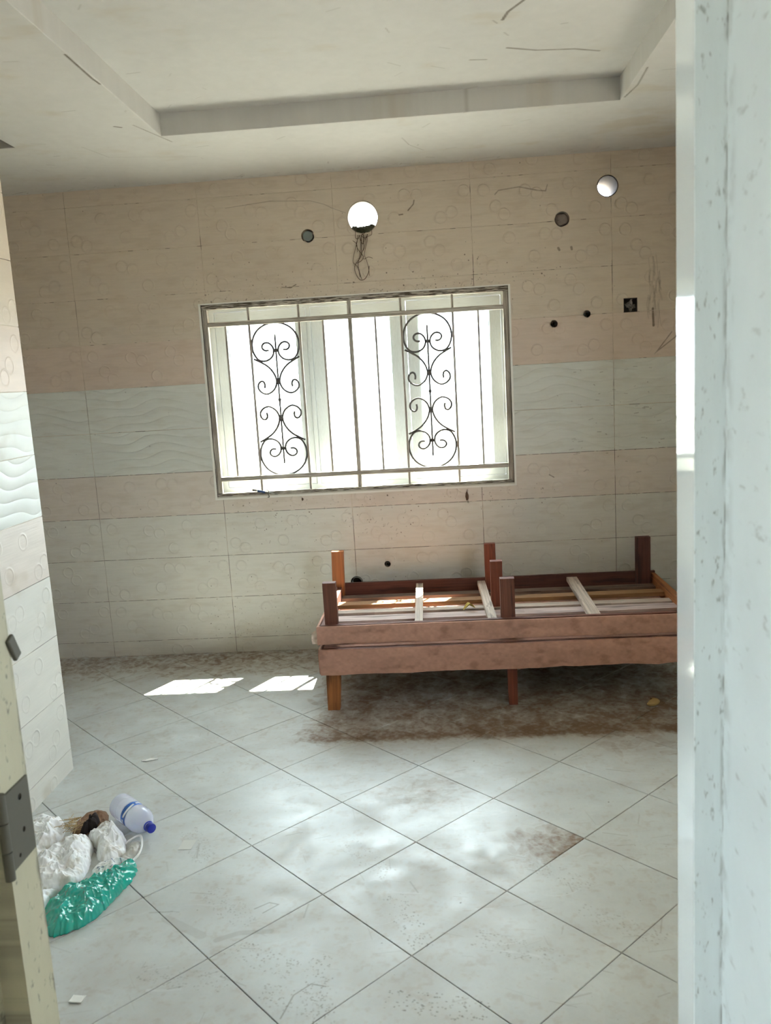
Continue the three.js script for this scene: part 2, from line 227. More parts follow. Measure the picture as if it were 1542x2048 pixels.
const brownPatch = layer(FW, FH, (g) => { // brown dust on tiles, cut at their joints; also shade painted under the beds
  g.translate(0, FH); g.scale(1, -1);
  const r = rng(71), path = (pts) => { g.beginPath(); pts.forEach(([x, z], i) => (i ? g.lineTo(fx(x), fz(z)) : g.moveTo(fx(x), fz(z)))); g.closePath(); };
  const daub = (clipTo, n, spot, a, s) => { g.save(); if (clipTo) { path(clipTo); g.clip(); } for (let k = 0; k < n; k++) { const [x, z] = spot(); g.fillStyle = `rgba(255,255,255,${a * (0.3 + r())})`; g.beginPath(); g.ellipse(fx(x), fz(z), s * 445 * (0.3 + r()), s * 200 * (0.3 + r()), r() * 3, 0, 7); g.fill(); } g.restore(); };
  const near = (x, z, sx, sz) => () => [x + sx * (r() + r() + r() - 1.5), z + sz * (r() + r() + r() - 1.5)];
  daub([grid(0, 2), grid(0, 3), grid(1, 3), grid(1, 2)], 260, near(2.36, 2.16, 0.16, 0.13), 0.16, 0.035);
  daub([grid(0, 1), grid(0, 2), grid(1, 2), grid(1, 1)], 150, near(1.9, 1.75, 0.2, 0.16), 0.08, 0.035);
  daub(null, 1500, () => [1.34 + 2.3 * Math.pow(r(), 0.85), 0.12 + 0.95 * r()], 0.24, 0.06); daub(null, 2800, () => [1.32 + 2.3 * Math.pow(r(), 0.8), 0.1 + 1.18 * (1 - r() * r() * 0.6)], 0.16, 0.05); daub(null, 200, () => [2.6 + 1.1 * r(), 1.0 + 0.5 * r()], 0.12, 0.06);  // dense brown under the bed bases: floor dust with their shade painted in
  daub(null, 3200, () => [XL + 4.6 * r(), 0.46 * r() * (0.35 + 0.65 * r())], 0.24, 0.03);
});
const floorTex = dataTexture(FW, FH, (u, v, c, px, py) => {
  const x = FX0 + u * FSX, z = v * FSZ, i = py * FW + px;
  const vein = fbm(x * 3 + 2 * fbm(x * 2, z * 2, 3), z * 9, 4), n1 = fbm(x * 1.7 + 9, z * 1.7 + 4, 5), n2 = fbm(x * 9 + 3, z * 11, 5), fine = fbm(x * 70, z * 70, 3);
  const dust = 0.15 + 0.45 * sstep(0.25, 0.8, n1 * 0.5 + n2 * 0.5) + 0.3 * sstep(0.42, 0.75, fine * 0.5 + n2 * 0.3 + n1 * 0.2);
  const wallLitter = sstep(0.5, 0.8, fbm(x * 22 + 50, z * 30, 4) * 0.5 + fine * 0.5), brown = Math.min(1, brownPatch[i] * (0.65 + 0.6 * sstep(0.32, 0.66, 0.4 * n2 + 0.6 * fine)) + 0.14 * wallLitter);
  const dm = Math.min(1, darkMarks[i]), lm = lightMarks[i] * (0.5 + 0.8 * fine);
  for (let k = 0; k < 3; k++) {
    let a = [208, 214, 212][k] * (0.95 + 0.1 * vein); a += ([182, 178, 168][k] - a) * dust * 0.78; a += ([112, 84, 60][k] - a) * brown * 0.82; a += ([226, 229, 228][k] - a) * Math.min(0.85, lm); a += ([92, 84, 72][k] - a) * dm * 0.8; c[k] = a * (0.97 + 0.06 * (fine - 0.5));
  }
});
const floorRough = dataTexture(1024, 1024, (u, v, c) => { const x = FX0 + u * FSX, z = v * FSZ, q = sstep(0.4, 0.68, fbm(x * 1.7 + 9, z * 1.7 + 4, 5) * 0.5 + fbm(x * 9 + 3, z * 11, 5) * 0.5), s = fbm(x * 26, z * 26, 4); c[0] = c[1] = c[2] = 255 * (0.25 + 0.18 * q + 0.2 * s); }, false);
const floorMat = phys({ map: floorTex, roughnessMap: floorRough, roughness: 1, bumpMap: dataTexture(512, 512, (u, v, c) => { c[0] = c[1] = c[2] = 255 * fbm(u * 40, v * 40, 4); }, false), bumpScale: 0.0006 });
const floor = struct(mesh('floor', box2(XL - 0.2, XR + 0.4, -0.15, -0.011, -0.1, 8), std({ color: '#8d7f6c', map: plainDirt, roughness: 0.95 })));
function clip(poly, ax, s, lim) { const out = []; poly.forEach((p, i) => { const q = poly[(i + 1) % poly.length], a = s * (p[ax] - lim), b = s * (q[ax] - lim); if (a <= 0) out.push(p); if ((a < 0 && b > 0) || (a > 0 && b < 0)) { const t = a / (a - b); out.push([p[0] + t * (q[0] - p[0]), p[1] + t * (q[1] - p[1])]); } }); return out; }
{
  const r = rng(8), g2 = 0.0013, basis = new THREE.Matrix4().makeBasis(V3(1, 0, 0), V3(0, 0, -1), V3(0, 1, 0));
  for (let i = -9; i < 9; i++) for (let j = -9; j < 10; j++) {
    const k = g2 / FS; let p = [grid(i + k, j + k), grid(i + 1 - k, j + k), grid(i + 1 - k, j + 1 - k), grid(i + k, j + 1 - k)];
    p = clip(clip(clip(clip(p, 0, -1, FX0 + 0.002), 0, 1, FX1 - 0.002), 1, -1, 0.002), 1, 1, FZ1);
    if (p.length < 3) continue;
    p = p.filter((a, n) => Math.hypot(a[0] - p[(n + 1) % p.length][0], a[1] - p[(n + 1) % p.length][1]) > 0.004);
    const area = Math.abs(p.reduce((s, a, n) => { const b = p[(n + 1) % p.length]; return s + a[0] * b[1] - a[1] * b[0]; }, 0)) / 2; if (p.length < 3 || area < 0.0006) continue;
    const cx = p.reduce((s, a) => s + a[0], 0) / p.length, cz = p.reduce((s, a) => s + a[1], 0) / p.length;
    const g = slab(p.map((a) => [a[0] - cx, -(a[1] - cz)]), 0.01, 0.0012, (u, v) => [(u + cx - FX0) / FSX, (cz - v) / FSZ], (u, v) => [u, v]).applyMatrix4(basis);
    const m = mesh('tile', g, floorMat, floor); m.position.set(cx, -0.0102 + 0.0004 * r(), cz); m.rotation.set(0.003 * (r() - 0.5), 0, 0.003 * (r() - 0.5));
  }
}

// ---------------------------------------------------------------- ceiling with two shallow trays, roof slab with eave
const ceilMarks = layer(1024, 1024, (g) => {
  const r = rng(63), X = (x) => (x - XL) / 4.6 * 1024, Z = (z) => (1 - z / 4) * 1024; g.lineCap = 'round';
  const line = (pts, w, a) => { g.strokeStyle = `rgba(255,255,255,${a})`; g.lineWidth = w; g.beginPath(); pts.forEach(([x, z], i) => (i ? g.lineTo(X(x), Z(z)) : g.moveTo(X(x), Z(z)))); g.stroke(); };
  line([[0.832, 1.83], [0.83, 1.6], [0.835, 1.54]], 1.6, 0.9); line([[0.78, 1.05], [0.84, 0.84], [0.86, 0.77]], 1.4, 0.5); line([[2.296, 1.555], [2.31, 1.62], [2.355, 1.70]], 2.4, 0.8); line([[2.336, 1.293], [2.45, 1.245], [2.6, 1.225], [2.7, 1.184]], 3.2, 0.5);
  line([[2.2, 1.2], [2.26, 1.19]], 3, 0.35); line([[0.7, 1.05], [0.72, 1.03]], 3, 0.7); line([[0.45, 0.8], [0.5, 0.6], [0.9, 0.5]], 0.8, 0.3); line([[2.87, 1.25], [2.88, 1.05], [2.86, 0.9]], 1.5, 0.6); line([[1.9, 0.55], [1.93, 0.42], [2.0, 0.3]], 1, 0.35);
  for (let i = 0; i < 110; i++) { const x = XL + 4.6 * r(), z = 3 * r(), l = 0.02 + 0.05 * r(), a = 6.3 * r(); line([[x, z], [x + l * Math.cos(a), z + l * Math.sin(a)]], 0.7 + r(), 0.1 + 0.25 * r()); }
  for (let i = 0; i < 60; i++) { const x = XL + 4.6 * r(), z = 0.02 + 0.05 * r(); line([[x, z], [x + 0.06 * r(), z + 0.04 * (r() - 0.3)]], 0.8, 0.5); }
});
const ceilTex = dataTexture(1024, 1024, (u, v, c, px, py) => {
  const x = XL + u * 4.6, z = v * 4, m = ceilMarks[py * 1024 + px], n = fbm(x * 2.2, z * 2.2, 5), f = fbm(x * 30, z * 30, 3);
  const stain = sstep(0.62, 0.9, fbm(x * 4 + 7, z * 7 + 1, 5) + 0.28 * Math.exp(-(((x - 3.05) / 0.35) ** 2 + ((z - 0.4) / 0.2) ** 2)) + 0.1 * Math.exp(-(((x - 1.15) / 0.1) ** 2 + ((z - 1.8) / 0.15) ** 2))) * 0.22;
  for (let i = 0; i < 3; i++) { let a = [206, 204, 198][i] * (0.97 + 0.05 * (n - 0.5) + 0.03 * (f - 0.5)); a += ([168, 146, 108][i] - a) * stain; a += ([82, 72, 58][i] - a) * m * (0.5 + 0.6 * f); c[i] = a; }
});
const ceilMat = std({ map: ceilTex, roughness: 0.85 });
{
  const s = new THREE.Shape([[XL - 0.2, -0.1], [XR + 0.2, -0.1], [XR + 0.2, ZD2], [XL - 0.2, ZD2]].map((p) => new THREE.Vector2(...p)));
  const hole = (x0, x1, z0, z1) => s.holes.push(new THREE.Path([[x0, z0], [x0, z1], [x1, z1], [x1, z0]].map((p) => new THREE.Vector2(...p))));
  hole(0.838, 2.852, 0.862, 2.9); hole(-0.7, 0.172, 0.862, 2.4);
  const soffit = new THREE.ExtrudeGeometry(s, { depth: HT - H, bevelEnabled: true, bevelSize: 0.003, bevelThickness: 0.003, bevelSegments: 2 }).rotateX(Math.PI / 2).translate(0, HT, 0);
  const top = box2(XL - 0.2, XR + 0.2, HT, HT + 0.05, -0.1, ZD2).toNonIndexed();
  struct(mesh('ceiling', planarUV(mergeGeometries([soffit, top]), 0, 2, 1 / 4.6, 1 / 4, -XL, 0), ceilMat));
  struct(mesh('roof_eave', box2(-2.2, 5.4, HT + 0.05, HT + 0.2, -0.5, 8.4), outerPlaster));
}
// the passage behind the camera, open to daylight at its far end
struct(mesh('passage_walls', mergeGeometries([box2(XL - 0.2, XL, -0.1, H + 0.15, ZD2, 5.2), box2(XL - 0.2, XL, -0.1, H + 0.15, 6.8, 8), box2(XL - 0.2, XL, 2.1, H + 0.15, 5.2, 6.8), box2(XL - 0.2, XL, -0.1, 0.95, 5.2, 6.8), box2(XR + 0.4, XR + 0.6, -0.1, H + 0.15, ZD2, 8), box2(XL - 0.2, XR + 0.6, -0.1, H + 0.15, 8, 8.2), box2(XL - 0.2, XR + 0.6, H, H + 0.1, ZD2, 8.2)]), std({ color: '#d9d8cf', roughness: 0.9 })));
struct(mesh('yard_ground', box2(-60, 60, -0.4, -0.3, -60, 60), std({ color: '#96928a', roughness: 1, map: plainDirt })));

// ---------------------------------------------------------------- door frame of the doorway (no leaf): jambs, hinge, latch
{
  const smudge = (seed, tone, dirt) => dataTexture(256, 2048, (u, v, c) => {
    const n = fbm(u * 3 + seed, v * 30, 4), spots = sstep(0.68, 0.9, fbm(u * 8 + seed, v * 200 + seed, 5)), corner = 0.8 * sstep(0.4, 0.8, fbm(u * 9 + seed * 2, v * 90, 5)) * sstep(0.84, 0.99, u);
    const d = Math.min(1, dirt * (spots * 0.7 + corner * 0.8)); for (let i = 0; i < 3; i++) { const a = tone[i] * (0.97 + 0.05 * (n - 0.5)); c[i] = a + ([96, 92, 82][i] - a) * d; }
  });
  const gloss = phys({ color: '#d0d7d3', roughness: 0.06, clearcoat: 0.6, clearcoatRoughness: 0.03 }), matteR = std({ map: smudge(4, [208, 215, 211], 0.35), roughness: 0.7 }), stopFace = std({ map: smudge(14, [208, 215, 211], 0.8), roughness: 0.75 });
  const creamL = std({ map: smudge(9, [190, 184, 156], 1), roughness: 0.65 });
  const door = struct(new THREE.Group()); door.name = 'door_1'; scene.add(door);
  const zs = 3.8235, xr = 2.2738, xl = 1.4512, top = 2.1;
  const vUV = (g, iu, u0, u1) => { const p = g.attributes.position, uv = g.attributes.uv; for (let i = 0; i < p.count; i++) uv.setXY(i, (p.getComponent(i, iu) - u0) / (u1 - u0), p.getY(i) / 2.2); return g; };
  mesh('jamb_stop', box2(xr, xr + 0.05, 0, top, ZD, zs - 0.002), gloss, door);
  mesh('stop_face', vUV(box2(xr + 0.0004, xr + 0.05, 0, top, zs - 0.002, zs), 0, xr, DO.x1), stopFace, door);
  mesh('jamb', vUV(box2(DO.x1, DO.x1 + 0.03, 0, DO.y, zs, ZD2 + 0.03), 2, ZD2 + 0.03, zs), matteR, door);
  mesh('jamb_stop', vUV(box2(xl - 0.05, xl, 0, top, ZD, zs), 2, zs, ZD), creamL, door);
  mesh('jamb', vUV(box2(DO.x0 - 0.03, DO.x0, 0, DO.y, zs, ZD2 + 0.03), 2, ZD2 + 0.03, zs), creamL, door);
  mesh('head', mergeGeometries([box2(xl, xr, top - 0.033, top, ZD, zs), box2(DO.x0, DO.x1, top, DO.y, ZD, ZD2 + 0.03)]), matteR, door);
  // hinge on the left jamb
  const steel = std({ color: '#605e53', metalness: 0.35, roughness: 0.55 }), dark = std({ color: '#15120f', roughness: 0.9 });
  const hy = 1.036, leafG = cut(box2(xl, xl + 0.003, hy - 0.05, hy + 0.05, ZD + 0.006, zs - 0.001), [[0.032, 0.029], [-0.012, 0.029], [-0.038, 0.045]].map(([y, z], i) => new THREE.CylinderGeometry(0.0042 - i * 0.0008, 0.0042 - i * 0.0008, 0.02, 20).rotateZ(Math.PI / 2).translate(xl, hy + y, ZD + z)));
  const hinge = mesh('hinge', leafG, steel, door);
  for (let k = 0; k < 3; k++) { const kn = mesh('knuckle', new THREE.CylinderGeometry(0.0062, 0.0062, 0.036, 18).translate(xl + 0.002, hy - 0.037 + k * 0.0375, zs + 0.005), steel, hinge); kn.userData.k = k; }
  for (const [y, z] of [[0.032, 0.029], [-0.012, 0.029], [-0.038, 0.045]]) mesh('screw_hole', new THREE.CylinderGeometry(0.0043, 0.0043, 0.0006, 18).rotateZ(Math.PI / 2).translate(xl + 0.0004, hy + y, ZD + z), dark, hinge);
  const latch = mesh('latch', rbox(0.006, 0.034, 0.016, 0.0025), steel, door); latch.position.set(xl + 0.002, 1.252, ZD - 0.004); latch.rotation.x = 0.45; latch.userData.label = 'small bent metal latch tongue';
}

// ---------------------------------------------------------------- window: white metal frame, three glazed sashes
{
  const win = struct(new THREE.Group()); win.name = 'window_1'; scene.add(win);
  const white = std({ color: '#c9d0d1', map: plainDirt, roughness: 0.45 }), sill = std({ color: '#cfc8ba', map: plainDirt, roughness: 0.85 });
  const { x0, x1, y0, y1 } = WIN, zf = -0.155, zb = -0.2;
  mesh('reveal', box2(x0, x1, y0, y0 + 0.006, -0.23, -0.0), sill, win);
  const bars = (xa, xb, ya, yb, w, za, zb2) => [box2(xa, xb, yb - w, yb, zb2, za), box2(xa, xb, ya, ya + w, zb2, za), box2(xa, xa + w, ya + w, yb - w, zb2, za), box2(xb - w, xb, ya + w, yb - w, zb2, za)];
  for (const g of bars(x0 + 0.002, x1 - 0.002, y0 + 0.007, y1 - 0.002, 0.03, zf, zb)) mesh('frame_bar', g, white, win);
  for (const x of [1.291, 1.84]) mesh('mullion', box2(x - 0.012, x + 0.012, y0 + 0.037, y1 - 0.032, zb, zf), white, win);
  const glass = phys({ color: '#f4f7f4', transmission: 1, roughness: 0.02, thickness: 0, ior: 1.45, specularIntensity: 0.5 });
  for (const [a, b] of [[x0 + 0.032, 1.279], [1.303, 1.828], [1.852, x1 - 0.032]]) {
    const s = new THREE.Group(); s.name = 'sash'; win.add(s);
    for (const g of bars(a + 0.0025, b - 0.0025, y0 + 0.0395, y1 - 0.0345, 0.064, zf - 0.003, zb - 0.004)) mesh('sash_bar', g, white, s);
    for (const g of bars(a + 0.0665, b - 0.0665, y0 + 0.1035, y1 - 0.0985, 0.005, zb + 0.02, zb + 0.008)) mesh('glazing_bead', g, white, s);
    mesh('pane', box(b - a - 0.133, y1 - y0 - 0.202, 0.0001, (a + b) / 2, (y0 + y1) / 2 + 0.0025, zb + 0.012), glass, s);
  }
}

// ---------------------------------------------------------------- burglar bar grille with wrought scrolls
{
  const rust = dataTexture(256, 256, (u, v, c) => { const n = sstep(0.5, 0.7, fbm(u * 16, v * 16, 5)), m = sstep(0.6, 0.8, fbm(u * 7 + 3, v * 7, 4)); for (let i = 0; i < 3; i++) c[i] = [196, 190, 178][i] * (1 - n * 0.5) + [70, 58, 46][i] * n * 0.5 - m * 60; });
  const grimy = dataTexture(512, 64, (u, v, c) => { const n = sstep(0.42, 0.66, fbm(u * 50, v * 8, 5)); for (let i = 0; i < 3; i++) c[i] = [196, 188, 174][i] * (1 - n) + [84, 74, 62][i] * n; });
  const bar = std({ map: rust, roughness: 0.6, metalness: 0.15 }), frameMat = std({ map: grimy, roughness: 0.85 }), iron = std({ color: '#5c5955', roughness: 0.6, metalness: 0.2 });
  const g = thing('burglar_bar_grille', 'welded metal burglar grille with wrought scrolls inside the window opening', 'window grille', [1.568, WIN.y0, -0.03]);
  const L = (x, y) => [x - 1.568, y - WIN.y0];
  const fb = (a, b, c2, d) => { const [x0, y0] = L(a, c2), [x1, y1] = L(b, d); return rbox(x1 - x0, y1 - y0, 0.034, 0.002).translate((x0 + x1) / 2, (y0 + y1) / 2, 0); };
  const { x0, x1, y0, y1 } = WIN;
  for (const q of [[x0, x1, y1 - 0.027, y1], [x0, x1, y0 + 0.006, y0 + 0.024], [x0, x0 + 0.03, y0 + 0.024, y1 - 0.027], [x1 - 0.03, x1, y0 + 0.024, y1 - 0.027]]) mesh('frame_bar', fb(...q), frameMat, g);
  for (const y of [1.912, 1.036]) mesh('cross_bar', fb(x0 + 0.03, x1 - 0.03, y - 0.0125, y + 0.0125), bar, g);
  const vert = (x, a, b, w) => { const [xx, ya] = L(x, a), yb = b - WIN.y0; mesh('vertical_bar', rbox(w, yb - ya, w, 0.001).translate(xx, (ya + yb) / 2, 0), bar, g); };
  for (const x of [0.973, 1.258, 1.83, 2.1165]) vert(x, y0 + 0.024, y1 - 0.027, 0.013);
  vert(1.544, y0 + 0.024, y1 - 0.027, 0.023);
  for (const x of [0.838, 1.392, 1.685, 2.257]) vert(x, 1.048, 1.9, 0.0115);
  // scrolls: coordinates measured along and across the stem, mirrored left to right and top to bottom
  const A = [[355, 447], [330, 453], [300, 446], [275, 420], [273, 388], [300, 362], [345, 360], [388, 390], [412, 430], [418, 470], [405, 520], [365, 560], [305, 578], [235, 560], [178, 490], [150, 395], [160, 295], [215, 200], [315, 138], [428, 120]];
  const B = [[170, 545], [250, 585], [340, 640], [410, 715], [448, 790], [457, 850], [425, 930], [345, 978], [272, 955], [230, 905], [232, 850], [265, 820], [295, 830], [310, 865], [308, 905]];
  const K = 0.000461, toL = ([x, y]) => [(x - (430 + 0.082 * (y - 270))) * K, (1055 - y) * K];
  for (const cx of [1.1145, 1.9715]) {
    const [ox, oy] = L(cx, 1.4745);
    for (const P of [A, B]) for (const sx of [1, -1]) for (const sy of [1, -1]) mesh('scroll', tube(P.map(toL).map(([x, y]) => [ox + sx * (x - (sx < 0 ? 0 : 0)), oy + sy * y, 0]), 0.0062, 90, 6), iron, g);
    mesh('stem', new THREE.CylinderGeometry(0.0052, 0.0052, 0.73, 8).translate(ox, oy, 0), iron, g);
    for (const y of [600, 225, -225, -600]) mesh('collar', rbox(0.017, 0.02, 0.012, 0.003).translate(ox, oy + y * K, 0), iron, g);
    mesh('bead', new THREE.LatheGeometry([[0, -0.024], [0.004, -0.022], [0.006, -0.01], [0.0105, 0], [0.006, 0.01], [0.004, 0.022], [0, 0.024]].map((p) => new THREE.Vector2(...p)), 14).translate(ox, oy, 0), iron, g);
  }
}

// ---------------------------------------------------------------- pipes, plugs and roots in the holes of the window wall
{
  const grey = std({ color: '#7d8682', roughness: 0.45 }), darkM = std({ color: '#221d18', roughness: 0.9 }), brass = std({ color: '#9a8a5a', metalness: 0.8, roughness: 0.45 }), pvc = std({ color: '#c9ccc6', roughness: 0.5 });
  const disc = (r, d) => new THREE.CylinderGeometry(r, r, d, 32).rotateX(Math.PI / 2);
  const ring = (ro, ri, d) => { const s = new THREE.Shape().absarc(0, 0, ro, 0, 6.2832); s.holes.push(new THREE.Path().absarc(0, 0, ri, 0, 6.2832, true)); return new THREE.ExtrudeGeometry(s, { depth: d, bevelEnabled: false, curveSegments: 28 }); };
  let t = thing('pipe_stub', 'capped grey plastic pipe end in the hole left of the big round vent', 'pipe', [1.344, 2.354, -0.07]);
  mesh('pipe', ring(0.031, 0.027, 0.068), pvc, t); mesh('cap', disc(0.027, 0.01).translate(0, 0, 0.055), grey, t);
  t = thing('paper_plug', 'crumpled grey paper stuffed in the hole below the small right vent', 'plug', [2.724, 2.349, -0.035]);
  { const s = new THREE.IcosahedronGeometry(0.037, 4), p = s.attributes.position; for (let i = 0; i < p.count; i++) { const k = 0.72 + 0.42 * fbm(p.getX(i) * 60 + 9, p.getY(i) * 60 + p.getZ(i) * 40, 3); p.setXYZ(i, p.getX(i) * k, p.getY(i) * k, p.getZ(i) * k * 0.9); } s.computeVertexNormals(); mesh('wad', s, std({ color: '#8b8078', roughness: 0.95 }), t); }
  const valve = (x, y, r, label) => { const v = thing('water_inlet', label, 'pipe fitting', [x, y, -0.045]); mesh('collar', ring(r * 0.82, r * 0.5, 0.046), grey, v); mesh('thread', ring(r * 0.5, r * 0.28, 0.049), brass, v); mesh('bore', disc(r * 0.28, 0.01).translate(0, 0, 0.03), darkM, v); };
  valve(2.666, 1.801, 0.021, 'round water pipe outlet nearest the right edge of the window'); valve(2.846, 1.843, 0.02, 'small chipped water pipe outlet between socket hole and window'); valve(1.677, 0.496, 0.018, 'small brass water outlet low on the wall above the wooden frames');
  t = thing('drain_pipe', 'white drain pipe stub with dark bore behind the upturned frame', 'pipe', [1.492, 0.396, -0.06]);
  mesh('pipe', ring(0.034, 0.0275, 0.064), pvc, t); mesh('bore', disc(0.0275, 0.006).translate(0, 0, 0.012), darkM, t);
  t = thing('socket_box', 'square metal socket box with torn paper in the tiled wall', 'socket box', [3.081, 1.876, -0.055]);
  mesh('box', mergeGeometries([box(0.07, 0.072, 0.003, 0, 0, 0.004), box(0.002, 0.072, 0.05, -0.035, 0, 0.028), box(0.002, 0.072, 0.05, 0.035, 0, 0.028), box(0.07, 0.002, 0.05, 0, 0.036, 0.028), box(0.07, 0.002, 0.05, 0, -0.036, 0.028)]), std({ color: '#4a443c', roughness: 0.7 }), t);
  { const s = new THREE.PlaneGeometry(0.056, 0.06, 24, 24), p = s.attributes.position; for (let i = 0; i < p.count; i++) p.setXYZ(i, p.getX(i) + 0.03 * (fbm(p.getY(i) * 90 + 3, p.getX(i) * 60, 3) - 0.5), p.getY(i) + 0.03 * (fbm(p.getX(i) * 90 + 13, p.getY(i) * 60, 3) - 0.5), 0.03 + 0.06 * (fbm(p.getX(i) * 90 + 3, p.getY(i) * 90 + 8, 3) - 0.4)); s.rotateZ(0.5); s.scale(0.72, 0.8, 1); s.computeVertexNormals(); mesh('torn_paper', s, std({ color: '#a29c90', roughness: 0.9, side: THREE.DoubleSide }), t); }
  // pipe sleeve in the small right vent
  t = thing('vent_sleeve', 'round plaster lined vent opening near the top right corner', 'vent', [2.967, 2.502, -0.225]); mesh('sleeve', ring(0.0565, 0.052, 0.222), std({ color: '#6b6259', roughness: 0.95 }), t);
  t = thing('vent_sleeve', 'large round vent opening above the middle of the window', 'vent', [1.651, 2.432, -0.225]); mesh('sleeve', ring(0.0845, 0.0815, 0.222), std({ color: '#d0c8ba', roughness: 0.9 }), t);
  t = thing('root_tangle', 'dry roots and moss hanging from the large round vent', 'roots', [1.651, 2.375, 0]);
  const O = [1.651, 2.375], root = std({ color: '#5b4534', roughness: 0.95 }), mossM = std({ color: '#66664f', roughness: 1 });
  const strands = [[[1.64, 2.352, -0.01], [1.638, 2.315], [1.635, 2.267], [1.625, 2.22], [1.598, 2.187], [1.591, 2.167], [1.601, 2.125], [1.619, 2.101], [1.642, 2.103], [1.666, 2.138], [1.672, 2.172]], [[1.62, 2.345, -0.01], [1.616, 2.313], [1.609, 2.289], [1.618, 2.261], [1.633, 2.24], [1.643, 2.225], [1.634, 2.205], [1.605, 2.19]], [[1.62, 2.34, 0], [1.614, 2.303], [1.603, 2.269], [1.589, 2.225], [1.586, 2.195], [1.597, 2.184], [1.611, 2.166], [1.619, 2.124]], [[1.652, 2.34, 0], [1.648, 2.311], [1.649, 2.273], [1.637, 2.246], [1.626, 2.22]], [[1.64, 2.215], [1.646, 2.211], [1.671, 2.219], [1.694, 2.212]], [[1.608, 2.37, -0.005], [1.608, 2.357], [1.608, 2.323], [1.62, 2.319], [1.628, 2.336]], [[1.69, 2.37, -0.005], [1.697, 2.352], [1.694, 2.335], [1.67, 2.326], [1.659, 2.31]], [[1.662, 2.335, 0], [1.662, 2.313], [1.653, 2.273], [1.643, 2.253]], [[1.591, 2.311], [1.61, 2.293], [1.612, 2.25]], [[1.67, 2.34, 0], [1.668, 2.3], [1.655, 2.26], [1.65, 2.23], [1.66, 2.2], [1.668, 2.16], [1.67, 2.12]], [[1.63, 2.34, 0], [1.632, 2.28], [1.622, 2.23], [1.612, 2.17], [1.628, 2.1]], [[1.645, 2.345, 0], [1.655, 2.32], [1.644, 2.29], [1.638, 2.3], [1.63, 2.33]], [[1.66, 2.35, 0], [1.64, 2.335], [1.66, 2.32], [1.675, 2.34]]];
  const rr = rng(4);
  for (const s of strands) mesh('root', tube(s.map(([x, y, z]) => [x - O[0], y - O[1], z ?? 0.004 + 0.006 * rr()]), 0.0009 + 0.001 * rr(), 48, 5), root, t);
  const blobs = []; for (let i = 0; i < 220; i++) { const u = (rr() - 0.5) * 0.118, lo = -Math.sqrt(0.0815 ** 2 - u * u), v = lo + (Math.max(0.006, -0.048 + 0.12 * Math.max(0, u) - lo)) * rr(), a = Math.atan2(v, u), q = Math.hypot(u, v), b = new THREE.IcosahedronGeometry(0.0035 + 0.005 * rr(), 1); const p = b.attributes.position; for (let k = 0; k < p.count; k++) { const f = 0.6 + 0.8 * lattice[(i * 131 + k * 7) & 65535]; p.setXYZ(k, p.getX(k) * f, p.getY(k) * f * 0.8, p.getZ(k) * f); } blobs.push(b.translate(q * Math.cos(a), 2.432 - O[1] + q * Math.sin(a), -0.05 + 0.055 * rr())); }
  const mg = mergeGeometries(blobs); mg.computeVertexNormals(); mesh('moss', mg, mossM, t).userData.kind = 'stuff';
}

// ---------------------------------------------------------------- blue handled tool hooked on the grille
{
  const t = thing('sill_tool', 'small blue handled metal tool clipped to the bottom bar of the grille', 'tool', [0.985, 0.955, 0.004]);
  const blue = std({ color: '#24406f', roughness: 0.5 }), steel = std({ color: '#77746c', metalness: 0.6, roughness: 0.5 });
  const ax = V3(1, -0.24, 0).normalize(), along = (s, r0, r1, l) => new THREE.CylinderGeometry(r0, r1, l, 14).applyQuaternion(new THREE.Quaternion().setFromUnitVectors(V3(0, 1, 0), ax)).translate(ax.x * s, ax.y * s, 0.006);
  mesh('handle', along(-0.012, 0.0062, 0.0062, 0.045), blue, t); mesh('shank', along(0.03, 0.0048, 0.0052, 0.036), steel, t); mesh('ferrule', along(-0.05, 0.0055, 0.0062, 0.026), steel, t); mesh('tip', along(0.068, 0.0012, 0.0022, 0.04), steel, t);
  mesh('clip', tube([[0.02, 0.008, 0.004], [0.034, 0.004, 0.012], [0.03, -0.016, 0.012], [0.034, -0.03, 0.008], [0.024, -0.032, 0.006]], 0.0028, 20, 6), steel, t);
}

// ---------------------------------------------------------------- two wooden bed bases with cloth covered sides, one upside down on the other
const woodTex = dataTexture(512, 512, (u, v, c) => { const w = fbm(u * 4 + 0.6 * fbm(u * 3, v * 2, 2), v * 46, 4), k = sstep(0.62, 0.8, fbm(u * 5, v * 9 + 4, 4)), f = fbm(u * 24, v * 150, 3); for (let i = 0; i < 3; i++) c[i] = 255 * (0.66 + 0.36 * w + 0.1 * (f - 0.5)) * (1 - 0.28 * k); });
const wood = (color) => std({ color, map: woodTex, roughness: 0.72, bumpMap: woodTex, bumpScale: 0.0008 });
const W = { red: wood('#8d4a33'), brown: wood('#7c4a38'), orange: wood('#b5713f'), pale: wood('#d8c4b2'), tan: wood('#ad8156'), dark: wood('#6c3f35'), grey: wood('#8a7263'), pink: wood('#dcc4ba') };
const clothTex = dataTexture(1024, 256, (u, v, c) => { const n = fbm(u * 18, v * 7, 5), s = 0.6 * sstep(0.55, 0.85, fbm(u * 30 + 4, v * 12, 5)), wv = 0.5 + 0.5 * Math.sin(u * 1800) * Math.sin(v * 500), f = fbm(u * 120, v * 40, 2); for (let i = 0; i < 3; i++) c[i] = [255, 246, 240][i] * (0.9 + 0.14 * (n - 0.5) + 0.03 * (wv - 0.5) + 0.1 * (f - 0.5)) * (1 - s * [0.2, 0.24, 0.26][i]); });
const cloth = std({ color: '#cba18f', map: clothTex, roughness: 0.95, bumpMap: clothTex, bumpScale: 0.002, side: THREE.DoubleSide });
